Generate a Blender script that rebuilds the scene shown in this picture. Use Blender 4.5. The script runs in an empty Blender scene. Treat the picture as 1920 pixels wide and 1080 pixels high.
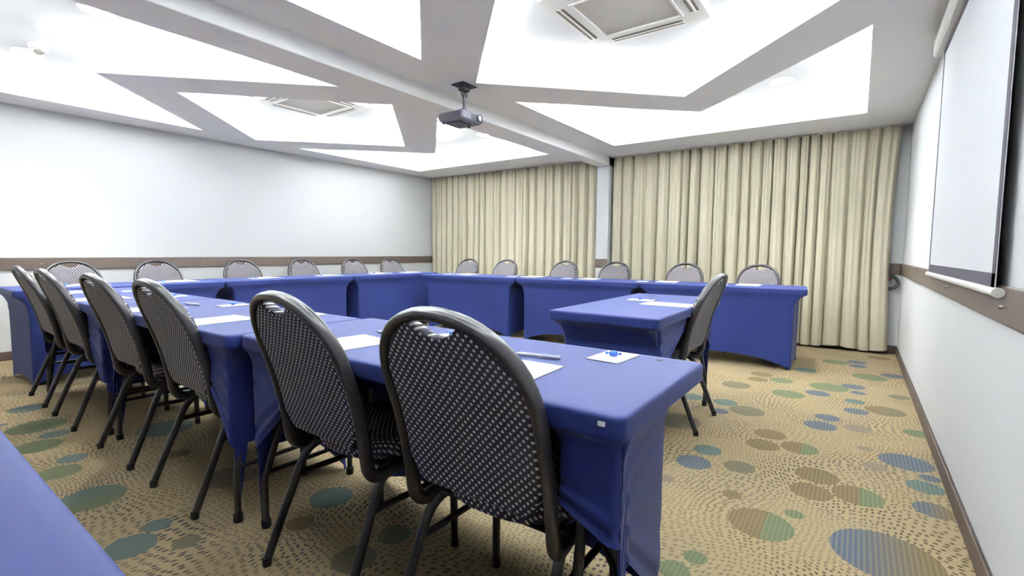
import bpy, math, random
from mathutils import Vector, Matrix, geometry
random.seed(7)
scene = bpy.context.scene
COL = scene.collection

# ------------------------------------------------------------------ camera
PITCH, YAW, ROLL, FPX, CAMZ = .0753, .6232, .0077, 900.6, 1.06
fwd = Vector((-math.sin(YAW)*math.cos(PITCH), math.cos(YAW)*math.cos(PITCH), -math.sin(PITCH)))
rgt = Vector((math.cos(YAW), math.sin(YAW), 0)); upv = rgt.cross(fwd)
r2 = rgt*math.cos(ROLL)+upv*math.sin(ROLL); u2 = upv*math.cos(ROLL)-rgt*math.sin(ROLL)
cd = bpy.data.cameras.new('camera'); cam = bpy.data.objects.new('camera', cd); COL.objects.link(cam)
M = Matrix((r2, u2, -fwd)).transposed().to_4x4(); M.translation = (0, 0, CAMZ)
cam.matrix_world = M
cd.sensor_fit = 'HORIZONTAL'; cd.sensor_width = 36; cd.lens = FPX/1920*36; cd.clip_start = .02
scene.camera = cam

# ------------------------------------------------------------------ world + exposure + cove lamps
w = bpy.data.worlds.new('world'); scene.world = w; w.use_nodes = True
w.node_tree.nodes['Background'].inputs[0].default_value = (.9, .95, 1, 1)
w.node_tree.nodes['Background'].inputs[1].default_value = .3
vs = scene.view_settings
vs.view_transform = 'Standard'; vs.look = 'None'; vs.gamma = 1; vs.use_curve_mapping = False
vs.exposure = 0.96
COVE_W = 37.0       # watts per metre of cove strip
SPOT_W = 80.0

XL, XR, YB, YF, H, HU = -6.48, .384, 6.535, -.5, 2.397, 2.64
TT = .745           # table top (cloth) height
def module(xc, hw):
    """the three openings of one ceiling bay: diamond and two chevrons"""
    yc = 3.02; a, b = xc-hw, xc+hw
    dia = [(xc, yc-1.275), (b-.02, yc), (xc, yc+1.275), (a+.02, yc)]
    far = [(a, yc+.57), (xc, yc+1.82), (b, yc+.57), (b, yc+2.72), (a, yc+2.72)]
    near = [(a, yc-.57), (a, yc-2.72), (b, yc-2.72), (b, yc-.57), (xc, yc-1.82)]
    return [dia, far, near]
HOLES = module(-1.28, 1.28) + module(-4.795, 1.27)
def ccw(p):
    s = sum(p[i][0]*p[(i+1) % len(p)][1]-p[(i+1) % len(p)][0]*p[i][1] for i in range(len(p)))
    return p if s > 0 else p[::-1]
HOLES = [ccw(h) for h in HOLES]
for h in HOLES:
    n = len(h)
    for i in range(n):
        a, b = Vector(h[i]), Vector(h[(i+1) % n]); d = (b-a); L = d.length; d.normalize()
        out = Vector((d.y, -d.x)); m = (a+b)/2+out*.083
        ld = bpy.data.lights.new('cove_strip', 'AREA'); ld.shape = 'RECTANGLE'
        ld.size = L-.14; ld.size_y = .10; ld.energy = COVE_W*L*(.78 if n == 4 else .6); ld.color = (.94, .985, 1)
        lo = bpy.data.objects.new('cove_strip', ld); COL.objects.link(lo)
        lo.location = (m.x, m.y, H+.046); lo.rotation_euler = (math.pi, 0, math.atan2(-d.y, d.x)*-1)

# ------------------------------------------------------------------ material helpers
def lin(c):
    c = c/255
    return c/12.92 if c <= .04045 else ((c+.055)/1.055)**2.4
def rgb(r, g, b): return (lin(r), lin(g), lin(b), 1)
def mat(name, col, rough=.6, metal=0, spec=.5, emit=None, strength=0):
    m = bpy.data.materials.new(name); m.use_nodes = True
    b = m.node_tree.nodes['Principled BSDF']
    b.inputs['Base Color'].default_value = col; b.inputs['Roughness'].default_value = rough
    b.inputs['Metallic'].default_value = metal; b.inputs['Specular IOR Level'].default_value = spec
    if emit:
        b.inputs['Emission Color'].default_value = emit; b.inputs['Emission Strength'].default_value = strength
    return m
class NT:
    def __init__(s, m): s.t = m.node_tree; s.b = s.t.nodes['Principled BSDF']
    def n(s, typ, **k):
        nd = s.t.nodes.new(typ)
        for a, v in k.items(): setattr(nd, a, v)
        return nd
    def l(s, a, b): s.t.links.new(a, b)
    def m(s, op, a, b=None, c=None):
        nd = s.n('ShaderNodeMath', operation=op)
        for i, v in enumerate((a, b, c)):
            if v is None: continue
            if isinstance(v, (int, float)): nd.inputs[i].default_value = v
            else: s.l(v, nd.inputs[i])
        return nd.outputs[0]
    def mix(s, f, a, b):
        nd = s.n('ShaderNodeMix', data_type='RGBA')
        for i, v in ((0, f), (6, a), (7, b)):
            if isinstance(v, (int, float, tuple)): nd.inputs[i].default_value = v
            else: s.l(v, nd.inputs[i])
        return nd.outputs[2]
    def noise(s, scale, vec=None, detail=3, rough=.5):
        nd = s.n('ShaderNodeTexNoise'); nd.inputs['Scale'].default_value = scale
        nd.inputs['Detail'].default_value = detail; nd.inputs['Roughness'].default_value = rough
        if vec: s.l(vec, nd.inputs['Vector'])
        return nd.outputs['Fac']
    def bump(s, h, strength=.2, dist=.01):
        nd = s.n('ShaderNodeBump'); nd.inputs['Strength'].default_value = strength
        nd.inputs['Distance'].default_value = dist
        s.l(h, nd.inputs['Height']); s.l(nd.outputs[0], s.b.inputs['Normal'])
    def obj(s): return s.n('ShaderNodeTexCoord').outputs['Object']
    def pos(s): return s.n('ShaderNodeNewGeometry').outputs['Position']

def speckled(name, col, rough, amt, scale, bump=0, spec=.5, metal=0):
    m = mat(name, col, rough, metal, spec); t = NT(m); o = t.obj()
    f = t.noise(scale, o)
    d = tuple(c*(1-amt) for c in col[:3])+(1,)
    t.l(t.mix(f, d, tuple(min(1, c*(1+amt)) for c in col[:3])+(1,)), t.b.inputs['Base Color'])
    if bump: t.bump(t.noise(scale*6, o), bump, .003)
    return m
M_WALL = speckled('wall_paint', rgb(212, 213, 214), .75, .012, 3, .06, .25)
M_UPPER = speckled('ceiling_paint_dimmed', rgb(222, 223, 224), .9, .008, 2, .04, .2)  # ceiling paint darkened so the lit recesses do not burn out
M_CEIL = speckled('ceiling_paint', rgb(247, 248, 248), .85, .008, 2, .04, .2)
M_DAMPER = speckled('bounce_damping_grey', rgb(150, 145, 138), .9, .05, 5)  # grey added on hidden soffit tops to damp bounce inside the recesses
M_FRONT = speckled('bounce_taupe', rgb(172, 167, 163), .7, .03, 3, .05, .25)  # unseen wall; tone picked for how much light it bounces back
def wood(name, a, b):
    m = mat(name, a, .5); t = NT(m); o = t.pos()
    mp = t.n('ShaderNodeMapping'); mp.inputs['Scale'].default_value = (3, 3, 40); t.l(o, mp.inputs[0])
    t.l(t.mix(t.noise(2.5, mp.outputs[0], 4), a, b), t.b.inputs['Base Color'])
    return m
M_RAIL = wood('rail_wood', rgb(78, 67, 60), rgb(96, 83, 75))
M_BASE = wood('baseboard_wood', rgb(70, 58, 51), rgb(90, 76, 67))
M_BLACK = speckled('black_metal', rgb(34, 33, 35), .36, .15, 30, 0, .6)
M_FRAME = speckled('charcoal_metal', rgb(42, 40, 43), .3, .12, 25, 0, .7)
M_RUBBER = mat('black_rubber', rgb(22, 22, 24), .8)
M_BOARD = speckled('black_board', rgb(24, 24, 30), .8, .2, 20)
M_PAPER = speckled('paper_white', rgb(246, 246, 244), .8, .01, 20)
M_WHITEP = speckled('white_plastic', rgb(236, 235, 230), .4, .01, 10)
M_BEIGEP = speckled('vent_grille', rgb(196, 193, 186), .7, .03, 60)
M_SLOT = mat('vent_slot', rgb(96, 88, 76), .8)
M_TOPB = speckled('table_board', rgb(150, 140, 128), .7, .1, 8)
M_GREYP = speckled('projector_shell', rgb(92, 92, 106), .45, .06, 30)
M_DARKP = speckled('projector_dark', rgb(52, 52, 64), .5, .1, 30)
M_LENS = mat('lens_glass', rgb(200, 205, 220), .08, 0, 1)
M_SCREEN = speckled('screen_fabric', rgb(216, 218, 222), .8, .006, 15)
M_SCRBLK = speckled('screen_border', rgb(60, 56, 66), .85, .06, 15)
M_PENB = mat('pen_white', rgb(238, 238, 242), .3)
M_PENC = mat('pen_cap', rgb(205, 208, 222), .3)
M_CANDY = speckled('candy_wrapper', rgb(60, 110, 205), .3, .35, 60)
M_LAMP = mat('lamp_glow', rgb(255, 255, 255), .5, emit=(1, .98, .95, 1), strength=6)
M_DOME = mat('dome_smoke', rgb(120, 118, 112), .15)
M_CHROME = mat('chrome', rgb(200, 200, 200), .25, 1)
M_COIL = speckled('coil_rubber', rgb(52, 60, 60), .6, .2, 30)
M_RED = mat('coil_hub', rgb(120, 80, 82), .6)

def cloth_mat(name, col):
    m = mat(name, col, .55, 0, .18); t = NT(m); o = t.obj()
    t.b.inputs['Sheen Weight'].default_value = .06; t.b.inputs['Sheen Roughness'].default_value = .5
    t.b.inputs['Sheen Tint'].default_value = (.8, .85, 1, 1)
    f = t.noise(2.2, o, 2)
    t.l(t.mix(f, tuple(c*.9 for c in col[:3])+(1,), tuple(c*1.1 for c in col[:3])+(1,)), t.b.inputs['Base Color'])
    t.bump(t.noise(900, o, 1), .08, .001)
    return m
M_CLOTH = cloth_mat('blue_spandex', rgb(37, 49, 104))

def curtain_mat():
    m = mat('curtain_fabric', rgb(206, 196, 164), .85, 0, .15); t = NT(m); o = t.pos()
    mp = t.n('ShaderNodeMapping'); mp.inputs['Scale'].default_value = (9, 9, .25); t.l(o, mp.inputs[0])
    t.l(t.mix(t.noise(1.2, mp.outputs[0], 3), rgb(180, 174, 152), rgb(196, 188, 166)), t.b.inputs['Base Color'])
    t.bump(t.noise(500, o, 1), .1, .001)
    return m
M_CURT = curtain_mat()

def fabric_mat(nm, ax):
    """dark navy upholstery with staggered pale woven dots (28 mm repeat)"""
    m = mat(nm, rgb(58, 56, 70), .85, 0, .2); t = NT(m); o = t.obj()
    sp = t.n('ShaderNodeSeparateXYZ'); t.l(o, sp.inputs[0])
    x, y, z = sp.outputs
    zz = z if ax == 'z' else t.m('ADD', y, z)
    k = 1/.0205
    def cell(off):
        fx = t.m('SUBTRACT', t.m('FRACT', t.m('ADD', t.m('MULTIPLY', x, k), off+100)), .5)
        fz = t.m('SUBTRACT', t.m('FRACT', t.m('ADD', t.m('MULTIPLY', zz, k), off+100)), .5)
        return t.m('SQRT', t.m('ADD', t.m('MULTIPLY', fx, fx), t.m('MULTIPLY', fz, fz)))
    d = t.m('MINIMUM', cell(0), cell(.5))
    dot = t.m('MULTIPLY', t.m('SUBTRACT', .215, d), 14)
    cl = t.n('ShaderNodeClamp'); t.l(dot, cl.inputs[0])
    dk = t.mix(t.noise(14, o), rgb(54, 54, 72), rgb(78, 74, 82))
    lt = t.mix(t.noise(9, o), rgb(214, 214, 222), rgb(222, 218, 190))
    t.l(t.mix(cl.outputs[0], dk, lt), t.b.inputs['Base Color'])
    t.bump(cl.outputs[0], .3, .002)
    return m
M_FAB = fabric_mat('dotted_back_fabric', 'z')
M_FABS = fabric_mat('dotted_seat_fabric', 'y')

CIRC = [(-0.63,2.47,0.084,'b'),(-0.61,2.67,0.071,'t'),(-0.43,2.55,0.071,'y'),(-0.68,2.21,0.036,'m'),(-0.4,2.23,0.039,'n'),(-0.37,3.13,0.084,'n'),(-0.38,2.93,0.083,'n'),(-0.21,3.0,0.09,'ng'),(-0.11,2.67,0.09,'n'),(-0.12,2.47,0.084,'n'),(0.05,2.55,0.097,'ng'),(-0.26,2.05,0.116,'ng'),(-0.16,2.21,0.036,'g'),(-0.41,1.68,0.04,'g'),(-0.45,1.57,0.051,'g'),(0.13,2.09,0.165,'bn'),(0.25,3.12,0.113,'b'),(0.33,2.96,0.042,'b'),(0.3,2.83,0.071,'t'),(0.31,2.59,0.073,'bn'),(0.12,2.96,0.055,'m'),(0.34,3.67,0.072,'g'),(-0.56,3.51,0.111,'y'),(-0.71,3.39,0.059,'b'),(-0.72,3.62,0.079,'t'),(-0.38,4.13,0.109,'g'),(-0.47,4.54,0.089,'g'),(-0.64,4.46,0.078,'n'),(-0.75,4.16,0.107,'y'),(-0.64,4.67,0.088,'n'),(-0.2,4.29,0.081,'b'),(-0.14,4.54,0.133,'g'),(0.02,4.68,0.08,'b'),(0.05,4.49,0.051,'b'),(0.03,4.21,0.064,'t'),(0.2,4.07,0.113,'ny'),(0.04,3.95,0.072,'b'),(-0.11,3.68,0.072,'b'),(-0.14,3.48,0.089,'b'),(0.05,3.56,0.074,'m'),(0.3,4.54,0.066,'y'),(0.13,5.13,0.125,'g'),(0.3,5.31,0.088,'b'),(-0.13,5.66,0.11,'g'),(0.04,5.77,0.083,'b'),(0.05,5.58,0.074,'b'),(-0.34,5.09,0.091,'t'),(0.23,6.16,0.103,'n'),(0.08,3.21,0.036,'m'),(-0.95,3.61,0.081,'t'),(-0.88,3.03,0.139,'y'),(-2.6,0.56,0.119,'tg'),(-2.14,0.65,0.048,'t'),(-2.06,0.54,0.081,'t'),(-1.93,0.67,0.045,'y'),(-3.18,0.62,0.06,'t'),(-3.03,0.54,0.086,'g'),(-3.68,0.65,0.067,'t'),(-3.93,0.62,0.134,'g'),(-4.42,0.66,0.099,'t'),(-3.52,0.55,0.103,'g'),(-4.12,0.5,0.026,'b'),(-2.33,1.0,0.111,'y'),(-3.29,1.06,0.14,'t'),(-2.82,0.96,0.056,'n'),(-1.79,1.17,0.089,'t'),(-1.71,0.98,0.051,'n'),(-1.36,0.97,0.076,'y'),(-1.36,1.15,0.062,'g')]
while len(CIRC) < 135:      # the pattern goes on where the tables hide it
    x, y, r = random.uniform(XL, XR), random.uniform(YF, YB), random.uniform(.05, .14)
    if (y > .3 or x < -1) and x > -1.2 and y > 1.6: continue
    if y < .75 and -4.6 < x < -1.8: continue
    if all(math.hypot(x-c[0], y-c[1]) > r+c[2]+.03 for c in CIRC): CIRC.append((round(x, 2), round(y, 2), r, random.choice('bttgny')))
def carpet_mat():
    m = mat('patterned_carpet', rgb(190, 165, 118), .95, 0, .1); t = NT(m); p = t.pos()
    sp = t.n('ShaderNodeSeparateXYZ'); t.l(p, sp.inputs[0]); x = sp.outputs[0]
    base = t.mix(t.noise(1.1, p, 2), rgb(146, 134, 106), rgb(132, 121, 96))
    base = t.mix(t.noise(.9, p, 1), base, rgb(147, 129, 97))
    # small dots set out in swirls: lattice warped by slow noise
    wn = t.n('ShaderNodeTexNoise'); wn.inputs['Scale'].default_value = 1.3; wn.inputs['Detail'].default_value = 1; t.l(p, wn.inputs['Vector'])
    wv = t.n('ShaderNodeVectorMath', operation='MULTIPLY_ADD'); t.l(wn.outputs['Color'], wv.inputs[0])
    wv.inputs[1].default_value = (.5, .5, 0); t.l(p, wv.inputs[2])
    sc = t.n('ShaderNodeVectorMath', operation='MULTIPLY'); t.l(wv.outputs[0], sc.inputs[0]); sc.inputs[1].default_value = (1, 1, 0)
    vo = t.n('ShaderNodeTexVoronoi', voronoi_dimensions='2D'); vo.inputs['Scale'].default_value = 44
    vo.inputs['Randomness'].default_value = .45; t.l(sc.outputs[0], vo.inputs['Vector'])
    dcl = t.n('ShaderNodeClamp'); t.l(t.m('MULTIPLY', t.m('SUBTRACT', .32, vo.outputs['Distance']), 9), dcl.inputs[0])
    f1 = t.n('ShaderNodeMapRange'); t.l(t.noise(1.7, p, 1), f1.inputs[0]); f1.inputs[1].default_value = .44; f1.inputs[2].default_value = .56
    dotc = t.mix(f1.outputs[0], rgb(74, 64, 49), rgb(58, 58, 66))
    f2 = t.n('ShaderNodeMapRange'); t.l(t.noise(2.6, p, 1), f2.inputs[0]); f2.inputs[1].default_value = .42; f2.inputs[2].default_value = .6
    dots = t.m('MULTIPLY', dcl.outputs[0], t.m('ADD', t.m('MULTIPLY', f2.outputs[0], .5), .5))
    col = t.mix(dots, base, dotc)
    pal = dict(b=rgb(66, 82, 100), t=rgb(68, 93, 95), g=rgb(84, 99, 76), n=rgb(100, 88, 64), y=rgb(92, 91, 77), m=rgb(112, 102, 93))
    mask = None; cc = rgb(150, 150, 120)
    flat = t.n('ShaderNodeVectorMath', operation='MULTIPLY'); t.l(p, flat.inputs[0]); flat.inputs[1].default_value = (1, 1, 0)
    for (cx, cy, r, k) in CIRC:
        dn = t.n('ShaderNodeVectorMath', operation='DISTANCE'); t.l(flat.outputs[0], dn.inputs[0]); dn.inputs[1].default_value = (cx, cy, 0)
        ins = t.m('LESS_THAN', dn.outputs['Value'], r)
        c = pal[k[0]]
        if len(k) > 1: 
            if k == 'ng': sp_ = t.m('GREATER_THAN', x, cx+r*.1)
            else:
                mr = t.n('ShaderNodeMapRange'); t.l(x, mr.inputs[0]); mr.inputs[1].default_value = cx-r*.6; mr.inputs[2].default_value = cx+r*.7; sp_ = mr.outputs[0]
            c = t.mix(sp_, c, pal[k[1]])
        cc = t.mix(ins, cc, c)
        mask = ins if mask is None else t.m('MAXIMUM', mask, ins)
    st = t.m('SINE', t.m('MULTIPLY', x, 2*math.pi/.0165))
    stc = t.n('ShaderNodeClamp'); t.l(t.m('ADD', t.m('MULTIPLY', st, 1.2), .4), stc.inputs[0])
    cc2 = t.mix(t.m('MULTIPLY', stc.outputs[0], .38), cc, rgb(126, 116, 90))
    fin = t.mix(mask, col, cc2)
    grain = t.noise(260, p, 2)
    fin = t.mix(t.m('MULTIPLY', grain, .22), fin, rgb(110, 92, 66))
    t.l(fin, t.b.inputs['Base Color'])
    t.bump(grain, .35, .004)
    return m
M_CARPET = carpet_mat()

# ------------------------------------------------------------------ mesh helpers
class MB:
    def __init__(s): s.v = []; s.f = []
    def add(s, v, f):
        o = len(s.v); s.v += [tuple(q) for q in v]; s.f += [tuple(i+o for i in q) for q in f]; return s
    def box(s, a, b, bev=0):
        (x0, y0, z0), (x1, y1, z1) = a, b
        if bev <= 0:
            return s.add([(x0,y0,z0),(x1,y0,z0),(x1,y1,z0),(x0,y1,z0),(x0,y0,z1),(x1,y0,z1),(x1,y1,z1),(x0,y1,z1)],
                         [(3,2,1,0),(4,5,6,7),(0,1,5,4),(1,2,6,5),(2,3,7,6),(3,0,4,7)])
        # chamfered box: rings
        def ring(z, i):
            c = bev
            xa, xb, ya, yb = x0+i, x1-i, y0+i, y1-i
            return [(xa+c,ya,z),(xb-c,ya,z),(xb,ya+c,z),(xb,yb-c,z),(xb-c,yb,z),(xa+c,yb,z),(xa,yb-c,z),(xa,ya+c,z)]
        rows = [ring(z0, bev), ring(z0+bev, 0), ring(z1-bev, 0), ring(z1, bev)]
        v = [q for r in rows for q in r]; f = [tuple(range(7, -1, -1)), tuple(range(24, 32))]
        for k in range(3):
            for j in range(8): f.append((k*8+j, k*8+(j+1) % 8, k*8+8+(j+1) % 8, k*8+8+j))
        return s.add(v, f)
    def lathe(s, prof, c=(0,0,0), n=24, axis='z'):
        v = []; f = []
        for r, z in prof:
            for j in range(n):
                a = 2*math.pi*j/n; p = (r*math.cos(a), r*math.sin(a), z)
                if axis == 'x': p = (p[2], p[0], p[1])
                elif axis == 'y': p = (p[0], p[2], p[1])
                v.append((p[0]+c[0], p[1]+c[1], p[2]+c[2]))
        for k in range(len(prof)-1):
            for j in range(n): f.append((k*n+j, k*n+(j+1) % n, k*n+n+(j+1) % n, k*n+n+j))
        f.append(tuple(range(n-1, -1, -1))); f.append(tuple((len(prof)-1)*n+j for j in range(n)))
        return s.add(v, f)
    def tube(s, pts, rx, ry=None, ref=(1,0,0), n=10, sq=1.0, cap=True):
        """sweep an ellipse (rx along ref, ry across) along pts"""
        ry = ry or rx; P = [Vector(p) for p in pts]; v = []; f = []
        for i, p in enumerate(P):
            t = (P[min(i+1, len(P)-1)]-P[max(i-1, 0)]).normalized()
            a = Vector(ref) if not callable(ref) else Vector(ref(i))
            a = (a-t*a.dot(t)).normalized(); b = t.cross(a)
            for j in range(n):
                th = 2*math.pi*j/n; c, q = math.cos(th), math.sin(th)
                c = math.copysign(abs(c)**sq, c); q = math.copysign(abs(q)**sq, q)
                v.append(p+a*(rx*c)+b*(ry*q))
        for k in range(len(P)-1):
            for j in range(n): f.append((k*n+j, k*n+(j+1) % n, k*n+n+(j+1) % n, k*n+n+j))
        if cap:
            f.append(tuple(range(n-1, -1, -1))); f.append(tuple((len(P)-1)*n+j for j in range(n)))
        return s.add(v, f)
    def mesh(s, name, mtl, smooth=False, sharp=40):
        me = bpy.data.meshes.new(name); me.from_pydata(s.v, [], s.f); me.materials.append(mtl)
        me.validate(); me.update()
        if smooth:
            me.polygons.foreach_set('use_smooth', [True]*len(me.polygons))
            me.set_sharp_from_angle(angle=math.radians(sharp))
        return me
    def obj(s, name, mtl, parent=None, smooth=False, sharp=40, loc=None):
        return link(name, s.mesh(name, mtl, smooth, sharp), parent, loc)
def link(name, me, parent=None, loc=None, rz=0):
    o = bpy.data.objects.new(name, me); COL.objects.link(o)
    if parent: o.parent = parent
    if loc: o.location = loc
    o.rotation_euler.z = rz
    return o
def tag(o, label=None, cat=None, group=None, kind=None):
    if label: o['label'] = label
    if cat: o['category'] = cat
    if group: o['group'] = group
    if kind: o['kind'] = kind
    return o
def empty(name, loc, rz=0): return link(name, None, None, loc, rz)
def bez(p0, p1, p2, n=6):
    return [tuple(Vector(p0)*(1-t)**2+Vector(p1)*2*t*(1-t)+Vector(p2)*t*t) for t in [i/n for i in range(n+1)]]
def ss(a, b, x):
    t = min(1, max(0, (x-a)/(b-a))); return t*t*(3-2*t)

# ------------------------------------------------------------------ room shell
T = .12
def struct(o, label, cat): return tag(o, label, cat, kind='structure')
struct(MB().box((XL-T, YF-T, -.1), (XR+T, YB+T, 0)).obj('floor', M_CARPET), 'tan patterned carpet with striped teal, green and blue circles', 'floor')
wl = struct(MB().box((XL-T, YF-T, 0), (XL, YB+T, HU)).obj('wall_left', M_WALL), 'bare white wall opposite the projection screen', 'wall')
wr = struct(MB().box((XR, YF-T, 0), (XR+T, YB+T, HU)).obj('wall_right', M_WALL), 'white wall carrying the projection screen', 'wall')
wb = struct(MB().box((XL, YB, 0), (XR, YB+T, HU)).obj('wall_back', M_WALL), 'white wall behind the beige curtains', 'wall')
wf = struct(MB().box((XL, YF-T, 0), (XR, YF, HU)).obj('wall_front', M_FRONT), 'plain taupe wall facing the curtains', 'wall')
PX0, PX1, PY = -3.085, -2.905, 6.36
MB().box((PX0, PY, 0), (PX1, YB, H)).obj('pillar', M_WALL, wb)
RT, RB = .967, .848
def trim(i, a, b, m, nm=None): return struct(MB().box(a, b, .004).obj(nm or 'trim_%d' % i, m), None, None)
RW = .016
t1 = trim(1, (XL, YF, RB), (XL+RW, YB, RT), M_RAIL); tag(t1, 'brown wooden chair rail along the bare white wall', 'rail')
t2 = trim(2, (XR-RW, YF, RB), (XR, YB, RT), M_RAIL); tag(t2, 'brown wooden chair rail below the projection screen', 'rail')
t3 = trim(3, (PX0+.002, PY-RW, RB), (PX1-.002, PY, RT), M_RAIL); tag(t3, 'short brown rail piece on the white pillar between curtains', 'rail')
t4 = trim(4, (.0, YB-RW, RB), (XR-RW, YB, RT), M_RAIL); tag(t4, 'brown rail piece at curtain edge on the window wall', 'rail')
t5 = trim(5, (XL+RW, YF, RB), (XR-RW, YF+RW, RT), M_RAIL); tag(t5, 'brown wooden chair rail on the wall facing the curtains', 'rail')
BH, BW = .085, .014
for nm, a, b, lb in (('baseboard_left', (XL, YF, 0), (XL+BW, YB, BH), 'brown baseboard along the bare white wall'),
                 ('baseboard_right', (XR-BW, YF, 0), (XR, YB, BH), 'brown baseboard under the projection screen wall'),
                 ('baseboard_back', (XL+BW, YB-BW, 0), (XR-BW, YB, BH), 'brown baseboard behind the curtains'),
                 ('baseboard_front', (XL+BW, YF, 0), (XR-BW, YF+BW, BH), 'brown baseboard on the wall facing the curtains')):
    tag(trim(0, a, b, M_BASE, nm), lb, 'baseboard')
for wall_t, x, sg, ys in ((t1, XL+RW, 1, (1.126, 2.554)), (t2, XR-RW, -1, (3.116, 2.021))):
    for y in ys:
        MB().lathe([(.0035, 0), (.0035, .008*sg), (.008, .010*sg), (.007, .016*sg), (.003, .019*sg)], (x, y, .905), 12, 'x').obj('rail_knob', M_CHROME, wall_t, True)

# ceiling: upper slab, dropped soffit with star-shaped openings, beam
ce = struct(MB().box((XL-T, YF-T, HU), (XR+T, YB+T, HU+.1)).obj('ceiling', M_UPPER), 'white tray ceiling with star-shaped lit recesses and dropped beam', 'ceiling')
outer = [(XL, YF), (XR, YF), (XR, YB), (XL, YB)]
loops = [outer]+HOLES
pts = [p for l in loops for p in l]
tri = geometry.tessellate_polygon([[Vector((p[0], p[1], 0)) for p in l] for l in loops])
mb = MB(); n0 = len(pts)
def cross2(a, b, c): return (b[0]-a[0])*(c[1]-a[1])-(b[1]-a[1])*(c[0]-a[0])
tr = [t if cross2(pts[t[0]], pts[t[1]], pts[t[2]]) > 0 else t[::-1] for t in tri]
mb.add([(x, y, H) for x, y in pts]+[(x, y, H+.015) for x, y in pts], [t[::-1] for t in tr]+[tuple(i+n0 for i in t) for t in tr])
o = 0
for l in loops[:1]:
    for i in range(len(l)):
        a, b = o+i, o+(i+1) % len(l)
        mb.f.append((a, b, b+n0, a+n0))
    o += len(l)
mb.obj('soffit', M_CEIL, ce)
MB().add([(x, y, H+.02) for x, y in pts], tr).obj('bounce_damper', M_DAMPER, ce)  # unseen sheet added over the soffit to soak up cove light
LIPH, LIPW = .10, .018
for h in HOLES:
    n = len(h); mb = MB(); inn = [Vector(q) for q in h]; out = []
    for i in range(n):
        d0 = (inn[i]-inn[i-1]).normalized(); d1 = (inn[(i+1) % n]-inn[i]).normalized()
        n0_, n1_ = Vector((d0.y, -d0.x)), Vector((d1.y, -d1.x)); bi = (n0_+n1_).normalized()
        out.append(inn[i]+bi*(LIPW/max(.3, bi.dot(n0_))))
    v = [(q.x, q.y, H) for q in inn]+[(q.x, q.y, H+LIPH) for q in inn]+[(q.x, q.y, H+.02) for q in out]+[(q.x, q.y, H+LIPH) for q in out]
    f = []
    for i in range(n):
        j = (i+1) % n
        f += [(i, i+n, j+n, j), (i+n, i+3*n, j+3*n, j+n), (i+3*n, i+2*n, j+2*n, j+3*n)]
    mb.add(v, f).obj('cove_lip', M_CEIL, ce)
    out = []
    for i in range(n):
        d0 = (inn[i]-inn[i-1]).normalized(); d1 = (inn[(i+1) % n]-inn[i]).normalized()
        n0_, n1_ = Vector((d0.y, -d0.x)), Vector((d1.y, -d1.x)); bi = (n0_+n1_).normalized()
        out.append(inn[i]+bi*(.175/max(.5, bi.dot(n0_))))
    MB().add([(q.x, q.y, H+.02) for q in out]+[(q.x, q.y, HU) for q in out], [(i, (i+1) % n, (i+1) % n+n, i+n) for i in range(n)]).obj('light_baffle', M_UPPER, ce)  # unseen baffle added to stop cove light crossing between openings
MB().box((PX0, YF, 2.28), (PX1, YB, H+.01), .004).obj('beam', M_CEIL, ce)

# ------------------------------------------------------------------ ceiling fittings
def downlight(x, y, label, group):
    r = empty('downlight', (x, y, HU))
    MB().lathe([(.095, 0), (.098, -.006), (.09, -.012), (.078, -.012), (.074, -.004), (.074, 0)], n=28).obj('trim_ring', M_WHITEP, r, True)
    MB().lathe([(.072, -.001), (.072, -.006), (.02, -.009)], n=28).obj('lamp_disc', M_LAMP, r, True)
    ld = bpy.data.lights.new('downlight_beam', 'SPOT'); ld.energy = SPOT_W; ld.spot_size = math.radians(110); ld.spot_blend = .8; ld.shadow_soft_size = .07
    lo = bpy.data.objects.new('downlight_beam', ld); COL.objects.link(lo); lo.parent = r; lo.location = (0, 0, -.03)
    tag(r, label, 'ceiling light', group)
G = 'round recessed ceiling downlights'
downlight(-4.18, 1.07, 'round glowing downlight in ceiling recess, nearer the beam, beside sprinkler', G)
downlight(-5.53, .96, 'round glowing downlight in ceiling recess beside the dome camera', G)
downlight(-.648, 5.104, 'round glowing downlight in ceiling recess near the screen wall and curtains', G)
downlight(-4.2, 5.147, 'round glowing downlight in ceiling recess beyond the beam, near the curtains', G)

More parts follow.
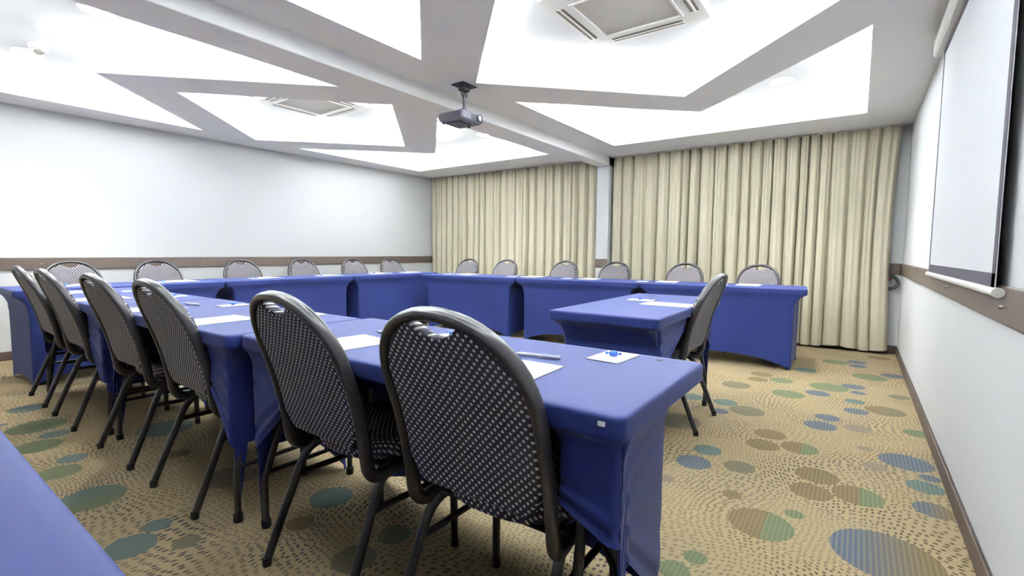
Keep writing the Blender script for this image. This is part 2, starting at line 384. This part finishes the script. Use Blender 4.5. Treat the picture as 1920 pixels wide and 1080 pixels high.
def cassette(x, y, label):
    r = empty('air_conditioner', (x, y, HU)); hw = .435; z0 = -.035
    m = MB()
    def ringbox(a, b, za, zb, sl=.0):
        v = []
        for (q, z) in ((a, za), (b, za), (b-sl, zb), (a, zb)):
            v += [(-q, -q, z), (q, -q, z), (q, q, z), (-q, q, z)]
        f = []
        for k in range(4):
            for j in range(4):
                f.append((k*4+j, k*4+(j+1) % 4, ((k+1) % 4)*4+(j+1) % 4, ((k+1) % 4)*4+j))
        m.add(v, f)
    ringbox(.265, hw, 0, z0, .02)
    m.obj('panel_frame', M_WHITEP, r)
    MB().box((-.262, -.262, -.03), (.262, .262, -.002)).obj('intake_grille', M_BEIGEP, r)
    fr = MB()
    for s in (-1, 1):
        fr.box((-.275, s*.268-.008, -.041), (.275, s*.268+.008, -.030)); fr.box((s*.268-.008, -.26, -.041), (s*.268+.008, .26, -.030))
    fr.obj('grille_rim', M_WHITEP, r)
    for k in range(4):
        a = k*math.pi/2
        for q, nm in ((.335, 'air_slot'), (.372, 'air_slot')):
            b = MB().box((-.25, q-.009, z0-.0015), (.25, q+.009, z0+.006)).obj(nm, M_SLOT, r); b.rotation_euler.z = a
        b = MB().box((-.26, .346, z0-.005), (.26, .361, z0+.004), .002).obj('louver', M_WHITEP, r); b.rotation_euler.z = a
    tag(r, label, 'air conditioner', 'ceiling cassette air conditioners')
cassette(-1.28, 3.02, 'square ceiling cassette air conditioner in the recess nearer the projection screen')
cassette(-4.81, 3.02, 'square ceiling cassette air conditioner in the recess nearer the bare wall')

r = empty('dome_camera', (-5.28, .985, HU))
MB().lathe([(.06, 0), (.062, -.02), (.055, -.032), (.045, -.034)], n=24).obj('base', M_WHITEP, r, True)
MB().lathe([(.042, -.034), (.04, -.048), (.03, -.063), (.014, -.072), (.003, -.074)], n=24).obj('dome', M_DOME, r, True)
tag(r, 'small white dome camera with smoked lens on the recessed ceiling', 'camera')
r = empty('sprinkler', (-4.94, .997, HU))
MB().lathe([(.035, 0), (.033, -.006), (.012, -.01)], n=20).obj('escutcheon', M_WHITEP, r, True)
MB().lathe([(.01, -.008), (.008, -.03), (.005, -.036)], n=14).obj('nozzle', M_CHROME, r, True)
MB().lathe([(.004, -.036), (.018, -.04), (.018, -.042), (.004, -.044)], n=16).obj('deflector', M_CHROME, r, True)
tag(r, 'small ceiling sprinkler head beside the dome camera', 'sprinkler')

# projector
r = empty('projector', (-2.69, 3.01, 2.10)); dz = 0
MB().box((-.13, -.13, 0), (.13, .13, .072), .012).obj('body', M_GREYP, r)
MB().box((-.122, -.1335, .016), (.10, -.1295, .06), .001).obj('side_vent', M_DARKP, r)
MB().box((.1295, -.02, .014), (.1335, .12, .058), .001).obj('front_grille', M_DARKP, r)
ln = MB().lathe([(.03, .131), (.03, .146), (.026, .15), (.022, .142)], (0, .07, .037), 20, 'x').obj('lens_barrel', M_DARKP, r, True)
MB().lathe([(.022, .143), (.012, .1465), (.003, .1475)], (0, .07, .037), 20, 'x').obj('lens', M_LENS, ln, True)
MB().box((-.09, -.09, -.008), (.06, .06, 0), .003).obj('underside_cover', M_DARKP, r)
for sx, sy in ((-1, -1), (1, -1), (0, 1)):
    MB().lathe([(.01, -.012), (.01, 0)], (sx*.1, sy*.1, 0), 10).obj('foot', M_RUBBER, r, True)
mm = MB().tube([(.035, 0, .072), (.035, 0, .11), (.033, 0, .15), (.035, 0, .235)], .011, n=12).obj('drop_rod', M_DARKP, r, True)
MB().lathe([(.02, .10), (.02, .118), (.014, .122)], (.035, 0, 0), 14).obj('pivot_joint', M_GREYP, mm, True)
MB().box((.005, -.04, .25), (.065, .04, .272), .004).obj('bracket_head', M_DARKP, r)
for s in (-1, 1): MB().tube([(.035, s*.03, .25), (.035, s*.034, .22), (.035, s*.006, .19)], .005, n=8).obj('bracket_arm', M_DARKP, r, True)
MB().box((-.03, -.085, .288), (.10, .085, .2965), .003).obj('ceiling_plate', M_DARKP, r)
MB().lathe([(.022, .27), (.022, .29)], (.035, 0, 0), 14).obj('plate_socket', M_DARKP, r, True)
MB().tube(bez((-.12, -.11, .03), (-.19, -.12, .02), (-.17, -.11, -.02), 8)+bez((-.17, -.11, -.02), (-.155, -.11, -.05), (-.12, -.10, .0), 6)[1:], .004, n=6).obj('cable', M_WHITEP, r, True)
tag(r, 'grey projector hanging from a dark ceiling mount beside the beam', 'projector')

# projection screen on the right wall
r = empty('projection_screen', (.352, 2.965, 2.25)); y0, y1 = -.865, .865; zb = -1.296
MB().box((-.045, y0-.105, 0), (.031, y1+.105, .10), .012).obj('housing', M_WHITEP, r)
for s in (y0-.11, y1+.105): MB().box((-.04, s, .004), (.029, s+.005, .096), .001).obj('housing_end_cap', M_WHITEP, r)
fab = MB().box((-.0015, y0, zb), (.0015, y1, .01)).obj('screen_sheet', M_SCREEN, r)
bd = .035
MB().box((-.003, y0, zb), (-.0017, y0+bd*1.2, .0)).obj('side_border', M_SCRBLK, fab)
MB().box((-.003, y1-bd, zb), (-.0017, y1, .0)).obj('side_border', M_SCRBLK, fab)
MB().box((-.003, y0, zb), (-.0017, y1, zb+.05)).obj('bottom_border', M_SCRBLK, fab)
MB().box((-.003, y0, -.03), (-.0017, y1, .0)).obj('top_border', M_SCRBLK, fab)
MB().tube([(0, y0-.04, zb-.008), (0, y1+.04, zb-.008)], .014, n=14, ref=(1, 0, 0)).obj('weight_bar', M_WHITEP, r, True)
for s in (y0-.046, y1+.04): MB().lathe([(.016, 0), (.016, .006)], (0, s, zb-.008), 14, 'y').obj('bar_end_cap', M_WHITEP, r, True)
tag(r, 'pulled-down white projection screen with black border on the wall', 'projection screen')

# coil on the window wall, half behind the curtain
r = empty('cable_coil', (.285, YB-.04, .765))
ring = lambda R, y, n=28: [(R*math.cos(2*math.pi*i/n), y, R*math.sin(2*math.pi*i/n)) for i in range(n+1)]
for k, (R, y) in enumerate(((.07, -.012), (.074, .006), (.062, .004))):
    MB().tube(ring(R, y), .011, n=8, ref=(0, 1, 0)).obj('cable_loop', M_COIL, r, True)
MB().lathe([(.02, -.02), (.02, .024)], (0, 0, .035), 14, 'y').obj('wall_hook', M_RED, r, True)
tag(r, 'dark coil hanging on the wall at the curtain edge', 'cable')

# ------------------------------------------------------------------ curtains
def curtain(name, x0, x1, nf, seed, label, flare):
    rnd = random.Random(seed); m = MB()
    W = x1-x0; NX, zt, zb = int(nf*22), 2.388, .035
    # irregular fold phases
    ph = [0]; 
    for i in range(nf): ph.append(ph[-1]+rnd.uniform(.65, 1.4))
    tot = ph[-1]; ph = [p/tot for p in ph]
    amp = [rnd.uniform(.55, 1.15) for _ in range(nf+1)]; lean = [rnd.uniform(-1, 1) for _ in range(nf+1)]
    zs = [zt, 2.375, 2.34, 2.28, 2.18, 2.0, 1.8, 1.55, 1.3, 1.05, .8, .55, .35, .2, .1, zb]
    cols = []
    for i in range(nf):
        for k in range(22): cols.append((i, k/22))
    cols.append((nf-1, 1.0))
    for z in zs:
        q = (zt-z)/(zt-zb)
        for i, s in cols:
            fx = ph[i]+(ph[i+1]-ph[i])*s
            A = .064*(.66+.40*q)*(amp[i]*(1-s)+amp[i+1]*s)
            wv = 1-2*abs(math.sin(math.pi*s))**.7
            sub = .010*math.sin(6*math.pi*s+lean[i]*3)*(1-.7*q)
            x = x0+W*fx-.012*math.sin(2*math.pi*s)*(.5+.5*q)+.018*math.sin(3.1*q+lean[i]*3)*(lean[i]*(1-s)+lean[i+1]*s)*q*min(1, fx*8, (1-fx)*8)
            x += flare(fx, q)
            m.v.append((x, 6.425+A*wv+sub, z+(.012*math.sin(fx*40+seed) if z == zb else 0)))
    n = len(cols)
    for a in range(len(zs)-1):
        for b in range(n-1): m.f.append((a*n+b, a*n+b+1, a*n+n+b+1, a*n+n+b))
    r = empty(name, ((x0+x1)/2, 6.425, 0))
    c = m.obj('curtain_fabric', M_CURT, r, True, 80); c.location = (-(x0+x1)/2, -6.425, 0)
    tr_ = MB().box((-W/2, -.012, 2.385), (W/2, .012, 2.396), .002).obj('curtain_track', M_WHITEP, r)
    tag(r, label, 'curtain', 'floor-length beige curtains')
curtain('curtain', XL+.03, PX0-.03, 24, 3, 'beige pleated curtain hanging between the bare wall and white pillar', lambda f, q: 0)
curtain('curtain', PX1+.03, .30, 23, 5, 'beige pleated curtain hanging between white pillar and screen wall', lambda f, q: -.03*math.sin(q*math.pi)*max(0, f-.8)*5)

# ------------------------------------------------------------------ chairs
def yb(z): t = z-.40; return .10-.0725*t-.434*t*t
def chair_meshes():
    D = {}
    # back frame: hook - side - arch - side - hook
    R, zc = .213, .722
    half = []
    half += [(-.205, .30, .393), (-.208, .22, .392)]+bez((-.208, .18, .389), (-.211, .105, .37), (-.213, yb(.44), .44), 7)
    for z in (.50, .56, .62, .67): half.append((-R, yb(z), z))
    for i in range(0, 13):
        a = math.pi-i*(math.pi/2)/12; c, s = math.cos(a), math.sin(a)
        c = math.copysign(abs(c)**.92, c); s = abs(s)**.92
        z = zc+.208*s; half.append((R*c, yb(z), z))
    path = half+[(-x, y, z) for x, y, z in half[-2::-1]]
    P = [Vector(p) for p in path]
    def ref(i):
        # lateral axis lies in the frame's plane, pointing outwards
        t = (P[min(i+1, len(P)-1)]-P[max(i-1, 0)]).normalized()
        n = Vector((0, 1, .3)) if P[i].z > .43 else Vector((0, 1, .3)).lerp(Vector((0, .15, 1)), min(1, (.43-P[i].z)/.035))
        return t.cross(n.normalized())
    D['back_frame'] = MB().tube(path, .013, .020, ref, 12, .75).mesh('chair_back_frame', M_FRAME, True, 60)
    # back pad: columns with a notch at the top that leaves the hand hole
    Rp = .199
    def top(x):
        c = min(1, abs(x)/Rp); s = max(0, 1-c**(2/.92))**(.46)
        z = zc+.195*s
        dip = .040*max(0, 1-(x/.064)**2)**.75
        return z-dip
    def bot(x):
        c = abs(x)/Rp
        return .468+.05*max(0, c-.72)/.28*max(0, c-.72)/.28*1.6
    nx, nz = 44, 22; m = MB()
    xs = [Rp*math.sin(math.pi/2*(2*i/nx-1)) for i in range(nx+1)]
    def side(sign, thick, base):
        for i, x in enumerate(xs):
            zt, zb = top(x), bot(x)
            for j in range(nz+1):
                s = j/nz; s = .5-.5*math.cos(math.pi*s)
                z = zb+(zt-zb)*s
                ex = 1-min(1, abs(x)/Rp); ed = min((z-zb), (zt-z), (Rp-abs(x)))
                bu = min(1, max(0, ed)/.022); bu = math.sqrt(max(0, 1-(1-bu)**2))
                m.v.append((x, yb(z)+base+sign*(.006+thick*bu), z))
    side(1, .026, .004); side(-1, .010, .0)
    k = (nx+1)*(nz+1); idx = lambda i, j, o: o*k+i*(nz+1)+j
    for i in range(nx):
        for j in range(nz):
            m.f.append((idx(i, j, 0), idx(i, j+1, 0), idx(i+1, j+1, 0), idx(i+1, j, 0)))
            m.f.append((idx(i, j, 1), idx(i+1, j, 1), idx(i+1, j+1, 1), idx(i, j+1, 1)))
    rim = [(i, 0) for i in range(nx)]+[(nx, j) for j in range(nz)]+[(i, nz) for i in range(nx, 0, -1)]+[(0, j) for j in range(nz, 0, -1)]
    for a in range(len(rim)):
        p, q = rim[a], rim[(a+1) % len(rim)]
        m.f.append((idx(*p, 0), idx(*q, 0), idx(*q, 1), idx(*p, 1)))
    D['backrest'] = m.mesh('chair_backrest', M_FAB, True, 70)
    # seat pad
    m = MB(); N = 48; rows = []
    def outline(sc, z):
        r = []
        for i in range(N):
            a = 2*math.pi*i/N; c, s = math.cos(a), math.sin(a)
            e = .62 if s > 0 else .78
            x = .212*math.copysign(abs(c)**e, c)*(1-.06*(s < 0)*abs(s)); y = .305+.178*math.copysign(abs(s)**e, s)
            r.append((x*sc, .305+(y-.305)*sc, z))
        return r
    for sc, z in ((.80, .405), (.955, .407), (.99, .418), (1.0, .436), (.985, .452), (.95, .463), (.85, .472), (.6, .477), (.3, .479), (.05, .48)):
        rows.append(outline(sc, z))
    for q in rows: m.v += q
    for a in range(len(rows)-1):
        for j in range(N): m.f.append((a*N+j, a*N+(j+1) % N, a*N+N+(j+1) % N, a*N+N+j))
    m.f.append(tuple(range(N-1, -1, -1))); m.f.append(tuple((len(rows)-1)*N+j for j in range(N)))
    D['seat'] = m.mesh('chair_seat', M_FABS, True, 70)
    D['seat_board'] = MB().box((-.18, .16, .395), (.18, .44, .404), .004).mesh('chair_seat_board', M_BOARD)
    # seat frame: under-seat rails
    m = MB()
    for s in (-1, 1): m.tube([(s*.203, .20, .392), (s*.203, .44, .392)], .012, .012, n=10)
    m.tube([(-.205, .43, .392), (.205, .43, .392)], .012, ref=(0, 1, 0), n=10)
    m.tube([(-.205, .205, .392), (.205, .205, .392)], .012, ref=(0, 1, 0), n=10)
    D['seat_frame'] = m.mesh('chair_seat_frame', M_BLACK, True, 60)
    for s, nm in ((-1, 'L'), (1, 'R')):
        rear = [(s*.19, .235, .383)]+bez((s*.193, .20, .380), (s*.20, .15, .372), (s*.205, .128, .315), 6)+[(s*.213, .06, .15), (s*.216, .004, .012)]
        D['rear'+nm] = MB().tube(rear, .0125, .0145, (1, 0, 0), 10, .85).mesh('chair_leg', M_BLACK, True, 60)
        front = [(s*.195, .40, .383)]+bez((s*.198, .435, .381), (s*.20, .462, .378), (s*.203, .464, .33), 5)+[(s*.208, .468, .15), (s*.21, .47, .012)]
        D['front'+nm] = MB().tube(front, .0125, .0135, (1, 0, 0), 10, .85).mesh('chair_leg', M_BLACK, True, 60)
        D['str'+nm] = MB().tube([(s*.207, .112, .283), (s*.206, .463, .276)], .009, .011, (1, 0, 0), 10).mesh('chair_stretcher', M_BLACK, True, 60)
        for fr, y, sx in (('rear', .0, .216), ('front', .47, .21)):
            D['cap'+fr+nm] = MB().lathe([(.0135, 0), (.0148, .003), (.0148, .026), (.013, .029)], (s*sx, y+(.005 if fr == 'rear' else 0), 0), 12).mesh('chair_foot_cap', M_RUBBER, True)
    return D
CH = chair_meshes()
def chair(x, y, deg, label, group):
    r = empty('banquet_chair', (x, y, 0), math.radians(deg))
    for k in ('back_frame', 'backrest', 'seat', 'seat_board', 'seat_frame'): link(k, CH[k], r)
    for s in 'LR':
        for fr in ('rear', 'front'):
            l = link('leg', CH[fr+s], r); link('foot_cap', CH['cap'+fr+s], l)
        link('stretcher', CH['str'+s], r)
    return tag(r, label, 'chair', group)
ORD = ['first', 'second', 'third', 'fourth', 'fifth', 'sixth']
F_CH = [(-.72, .767, 1.5), (-1.35, .767, -1), (-2.29, .748, 0), (-3.01, .742, 1), (-3.865, .722, 0), (-4.565, .728, -1)]
for i, (x, y, a) in enumerate(F_CH):
    chair(x, y, a, 'dotted round-back chair at table row facing the curtains, %s from the screen-wall end' % ORD[i], 'chairs in the row facing the curtains')
L_CH = [1.26, 1.95, 2.815, 3.60, 4.40, 5.10]
for i, y in enumerate(L_CH):
    chair(-6.045, y, -90+[0, 1, -1, 0, 1, 0][i], 'dotted round-back chair against the bare white wall, %s from the curtain end' % ORD[5-i], 'chairs along the bare white wall')
B_CH = [-5.12, -4.36, -3.335, -2.575, -1.68, -.883]
for i, x in enumerate(B_CH):
    chair(x, 5.895, 180+[0, 1, -1, 2, 0, -1][i], 'dotted round-back chair in front of the curtains, %s from the screen-wall end' % ORD[5-i], 'chairs in front of the curtains')
chair(-.712, 3.06, 90, 'dotted round-back chair at the small separate table inside the table square', None)

# ------------------------------------------------------------------ tables and cloths
def table_and_cloth(cx, cy, deg, L, W, label_t, label_c, chairs=(), hc=(0.004, .004), inward=.43, hemmid=.09, pin=.10, seed=1, grp=True, pf=.6, legin=(.13, .13), lift=.52):
    """front of the table is its local -y side, where chairs may push the cloth in"""
    rz = math.radians(deg)
    t = empty('folding_table', (cx, cy, 0), rz)
    lx, wy = L/2-.02, W/2-.02
    MB().box((-lx, -wy, TT-.045), (lx, wy, TT-.006), .004).obj('table_top', M_TOPB, t)
    for sx in (-1, 1):
        li = legin[0] if sx < 0 else legin[1]; xe = L/2-li; xt = L/2-max(.14, li)
        for sy in (-1, 1):
            y = sy*(W/2-.045)
            l = MB().tube([(sx*xt, y*.62, TT-.05), (sx*(xt+.005), y*.70, .56), (sx*(xe*.8+xt*.2), y*.94, .26)]+bez((sx*(xe*.9+xt*.1), y*.965, .225), (sx*xe, y, .2), (sx*xe, y, .16), 4)+[(sx*xe, y, .012)], .0125, n=10, ref=(1, 0, 0)).obj('leg', M_BLACK, t, True, 60)
            MB().lathe([(.016, 0), (.0175, .004), (.0175, .03), (.014, .034)], (sx*xe, y, 0), 12).obj('foot_cap', M_RUBBER, l, True)
        MB().tube([(sx*(xe-.004), -(W/2-.05), .215), (sx*(xe-.004), (W/2-.05), .215)], .0095, n=8, ref=(1, 0, 0)).obj('leg_brace', M_BLACK, t, True)
        MB().tube([(sx*xt, 0, TT-.06), (sx*(xe-.30), 0, TT-.06)], .008, n=8, ref=(0, 1, 0)).obj('support_bar', M_BLACK, t, True)
        MB().tube([(sx*(xe-.006), 0, .215), (sx*(xe-.30), 0, TT-.062)], .008, n=8, ref=(0, 1, 0)).obj('support_bar', M_BLACK, t, True)
    tag(t, label_t, 'table', 'folding tables under blue cloths' if grp else None)
    # ---- cloth
    rc = .022; a, b = L/2, W/2; per = []
    def edge(p, q, n):
        for i in range(n): per.append((p[0]+(q[0]-p[0])*i/n, p[1]+(q[1]-p[1])*i/n))
    def corner(c, a0):
        for i in range(5):
            th = a0+i*math.pi/10; per.append((c[0]+rc*math.cos(th), c[1]+rc*math.sin(th)))
    nl, ns = int(L/.03), int(W/.05)
    edge((-a+rc, -b), (a-rc, -b), nl); corner((a-rc, -b+rc), -math.pi/2); edge((a, -b+rc), (a, b-rc), ns); corner((a-rc, b-rc), 0)
    edge((a-rc, b), (-a+rc, b), nl); corner((-a+rc, b-rc), math.pi/2); edge((-a, b-rc), (-a, -b+rc), ns); corner((-a+rc, -b+rc), math.pi)
    N = len(per); m = MB(); rnd = random.Random(seed); f1, f2 = rnd.uniform(0, 6), rnd.uniform(0, 6)
    def scl(i): return lambda p: (p[0]*(1-i/a), p[1]*(1-i/b))
    for ins, z in ((.03, TT), (.009, TT), (.0035, TT-.002), (.001, TT-.005), (0, TT-.009), (0, TT-.014), (0, TT-.046), (.001, TT-.0495)):
        m.v += [(*scl(ins)(p), z) for p in per]
    nb = 8; V = 26; zv = TT-.05
    lo = min(chairs)-.235 if chairs else 0; hi = max(chairs)+.235 if chairs else 0
    for r in range(1, V+1):
        v = r/V
        ax0 = pin*(1-math.exp(-v/.06)); ay = .028*(1-math.exp(-v/.06))
        for (px, py) in per:
            tx, ty = abs(px)/a, abs(py)/b
            ax = ax0*(pf+(1-pf)*(py+b)/(2*b))
            front = py < -b+rc
            endq = max(0, (tx*a-(a-rc))/rc)
            hem_l = hemmid*(1-tx**3)+.004; hem_s = .05*(1-ty**2)+.004
            hem = hem_l if ty > tx*0+.999 or abs(py) >= b-rc else hem_s
            x, y = px*(1-ax/a), py*(1-ay/b)
            wgt = 0
            if chairs:
                hcx = hc[0] if px < 0 else hc[1]
                u = (1-py/(-b))/2 if py < 0 else 1
                side_h = hcx*(min(1, max(0, (b-py)/(.08*b))) if hcx < .42 else max(0, (b-py)/(2*b)))
                if abs(py) < b-rc and not front: hem = max(hem, side_h)
                if front:
                    d = max(lo-px, px-hi)                # >0 outside the chairs' reach
                    room = max(.02, (a+lo) if px < 0 else (a-hi))
                    if d > 0: hem = lift+(hcx-lift)*min(1, d/max(.02, room-rc*.3))
                    elif d > -.09: hem = lift
                    else: hem = lift+(.15-lift)*ss(.09, .16, -d)
                    hem = max(hem, .004)
                    wgt = 1-ss(-.075, -.005, d)
            z = zv+(hem-zv)*v
            if wgt > 0:
                z2 = zv-(zv-lift-.01)*min(1, v/.45) if v < .45 else lift+.01+(hem-lift-.01)*(v-.45)/.55 if hem < lift+.01 else lift+.01
                z = z*(1-wgt)+z2*wgt
                y += wgt*inward*ss(-.05, .45, v)*(1 if v > .02 else 0)
            # soft folds
            k = ss(.35, 1, v)*.006
            fold = k*math.sin(v*30+px*7+f1) if (chairs and ((front and wgt < 1) or (hc[1] > .42 and px > a-rc))) else .0025*math.sin(px*9+py*11+v*6+f2)*ss(.05, .4, v)
            # stretch creases below the valance near the ends
            fold += .004*math.sin(z*95+abs(px)*5+f1)*math.exp(-((z-.58)/.07)**2)*ss(.75, .95, tx)
            if abs(py) >= b-.001: y += fold*(1 if py < 0 else -1)
            else: x -= math.copysign(abs(fold), px)*.9*(1 if fold > 0 else -.3)
            m.v.append((x, y, z))
    R_ = nb+V
    for r in range(R_-1):
        for j in range(N): m.f.append((r*N+j, r*N+N+j, r*N+N+(j+1) % N, r*N+(j+1) % N))
    m.f.append(tuple(range(N)))
    c = m.obj('tablecloth', M_CLOTH, None, True, 75, (cx, cy, 0)); c.rotation_euler.z = rz
    tag(c, label_c, 'tablecloth', 'blue stretch tablecloths' if grp else None)
    return t, c
# front row (faces the curtains): x ranges and front edges
Fx = [(-1.852, -.345, .845, .595), (-3.352, -1.858, .80, .60), (-4.845, -3.358, .79, .60)]
for i, (x0, x1, y0, W) in enumerate(Fx):
    cx = (x0+x1)/2
    ch = [c[0]-cx for c in F_CH if x0 < c[0] < x1]
    t, c = table_and_cloth(cx, y0+W/2, 0, x1-x0, W, 'folding table under blue cloth, %s from the screen wall in the row facing curtains' % ORD[i],
                    'fitted blue stretch cloth, %s from the screen wall in the row facing curtains' % ORD[i], ch, (.30, .46 if i == 0 else .30), .42, seed=i+1, pf=.15 if i == 0 else .6, legin=(.06, .125 if i == 0 else .06))
    if i == 0:
        tg = MB().box((-.008, -.0015, -.005), (.008, .0015, .005), .001).obj('cloth_tag', M_PAPER, c, loc=(x1-cx-.045, -W/2-.001, .727)); tag(tg, 'tiny white tag at the corner')
        sp = MB().lathe([(.011, 0), (.011, .0008), (.009, .0012)], n=14).obj('seam_patch', M_BOARD, c, loc=(x1-cx-.115, W/2-.055, TT)); tag(sp, 'small dark patch near the corner')
# row along the bare wall
for i, (ya, yb_) in enumerate(((.715, 2.193), (2.20, 3.68), (3.687, 5.165))):
    cy = (ya+yb_)/2; ch = [cy-y for y in L_CH if ya < y < yb_]
    table_and_cloth(-5.36, cy, -90, yb_-ya, .60, 'folding table under blue cloth along the bare wall, %s from the curtains' % ORD[2-i],
                    'fitted blue stretch cloth along the bare wall, %s from the curtains' % ORD[2-i], ch, (.004, .004), .16, seed=i+11, pin=.085)
# row in front of the curtains (slightly skewed)
def by(x): return 4.96+.085*(x+.4)
for i, (x0, x1) in enumerate(((-4.85, -3.372), (-3.362, -1.882), (-1.872, -.37))):
    cx = (x0+x1)/2; cy = by(cx)+.30; ang = math.degrees(math.atan(.085))
    ch = [-(x-cx) for x in B_CH if x0 < x < x1]
    table_and_cloth(cx, cy, 180+ang, x1-x0, .60, 'folding table under blue cloth before the curtains, %s from the screen wall' % ORD[2-i],
                    'fitted blue stretch cloth before the curtains, %s from the screen wall' % ORD[2-i], ch, (.004, .004), .26, hemmid=.105, seed=i+21)
table_and_cloth(-1.07, 2.935, 91, 1.39, .605, 'small separate folding table inside the table square', 'wrinkled blue stretch cloth on the separate table inside the square',
                [.125], (.40, .40), .43, pf=1.0, pin=.13, legin=(.18, .18), lift=.645, seed=31, grp=False)
table_and_cloth(-1.18, -.152, 180, 1.5, .595, 'spare folding table under blue cloth against the wall facing curtains', 'fitted blue stretch cloth on the spare table against the wall', seed=41, grp=False)

# ------------------------------------------------------------------ things on the tables
A4 = MB().box((-.105, -.1485, 0), (.105, .1485, .0012)).mesh('paper_sheet', M_PAPER)
NOTE = MB().box((-.052, -.074, 0), (.052, .074, .0025)).mesh('note_pad', M_PAPER)
PB = MB().lathe([(.0035, -.062), (.0048, -.058), (.0048, .02)], (0, 0, .0055), 10, 'x').mesh('pen_barrel', M_PENB, True)
PC = MB().lathe([(.0055, .02), (.0055, .07), (.004, .073)], (0, 0, .0055), 10, 'x').mesh('pen_cap', M_PENC, True)
PT = MB().lathe([(.001, -.074), (.0035, -.062)], (0, 0, .0055), 10, 'x').mesh('pen_tip', M_CHROME, True)
PK = MB().box((.028, -.001, .0105), (.07, .001, .0125)).mesh('pen_clip', M_PENC)
CB = MB().lathe([(.004, -.013), (.008, -.009), (.0085, 0), (.008, .009), (.004, .013)], (0, 0, .0087), 12, 'x').mesh('candy_body', M_CANDY, True)
def fan(s):
    m = MB(); n = 9; m.v.append((s*.012, 0, .0087))
    for i in range(n):
        a = -1.0+2*i/(n-1); m.v.append((s*(.012+.012*math.cos(a*.8)), .012*a, .0087+(.003 if i % 2 else -.003)))
    m.f = [(0, i+1, i+2) for i in range(n-1)]
    return m.mesh('candy_twist', M_CANDY)
CT = [fan(-1), fan(1)]
TZ = TT+.0008
def place(x, y, deg, where, gsuf, pen=True, dx=(.17, .21), nrot=0, pdx=(0, .07), sheet=True):
    """sheet in front of a seat (deg = chair heading), note with sweet to its right, pen beyond"""
    rz = math.radians(deg); c, s = math.cos(rz), math.sin(rz)
    def P(u, v): return (x+u*c-v*s, y+u*s+v*c)
    if sheet:
        o = link('paper_sheet', A4, None, (x, y, TZ), rz+random.uniform(-.05, .05)); tag(o, 'white paper sheet in front of the '+where, 'paper', 'paper sheets '+gsuf)
    q = P(*dx); nr = rz+nrot
    o = link('note_pad', NOTE, None, (*q, TZ), nr); tag(o, 'small white note pad beside the '+where, 'notepad', 'note pads '+gsuf)
    r = empty('wrapped_candy', (*q, TZ+.0028), nr+.3)
    link('sweet', CB, r)
    for t in CT: link('wrapper_twist', t, r)
    tag(r, 'blue wrapped sweet at the '+where, 'candy', 'wrapped sweets '+gsuf)
    if pen:
        q = P(pdx[0], .1485+pdx[1]); r = empty('pen', (*q, TZ), rz+.14)
        link('barrel', PB, r); cp = link('cap', PC, r); link('clip', PK, cp); link('tip', PT, r)
        tag(r, 'white pen lying at the '+where, 'pen', 'pens '+gsuf)
g = 'on the row facing the curtains'
fp = [(-.74, .99), (-1.40, .967), (-2.31, .945), (-3.02, .92), (-3.86, .92), (-4.55, .91)]
for i, (x, y) in enumerate(fp):
    place(x, y, [1.5, -3, 2, 0, 0, 0][i], '%s seat from the screen wall, row facing curtains' % ORD[i], g, dx=((.165, .345) if i == 0 else (.17, .35)), nrot=-.08,
          pdx=(-.02, .06) if i == 0 else (-.03, .07))
g = 'on the row along the bare wall'
for i, y in enumerate(L_CH):
    place(-5.44, min(y, 4.95), -90, '%s seat from the curtains, bare-wall row' % ORD[5-i], g, dx=(.19, .10), pen=i % 2 == 0, pdx=(0, .03))
g = 'on the row before the curtains'
for i, x in enumerate(B_CH[1:]):
    xx = max(x, -4.55); place(xx, by(xx)+.39, 185, '%s seat from the screen wall, curtain row' % ORD[4-i], g, dx=(.24, .12), pen=i % 2 == 1, pdx=(0, .05))
place(-.93, 2.93, 92, 'separate table seat inside the square', 'on the separate table', dx=(.16, .23), pdx=(.12, -.02), pen=True)
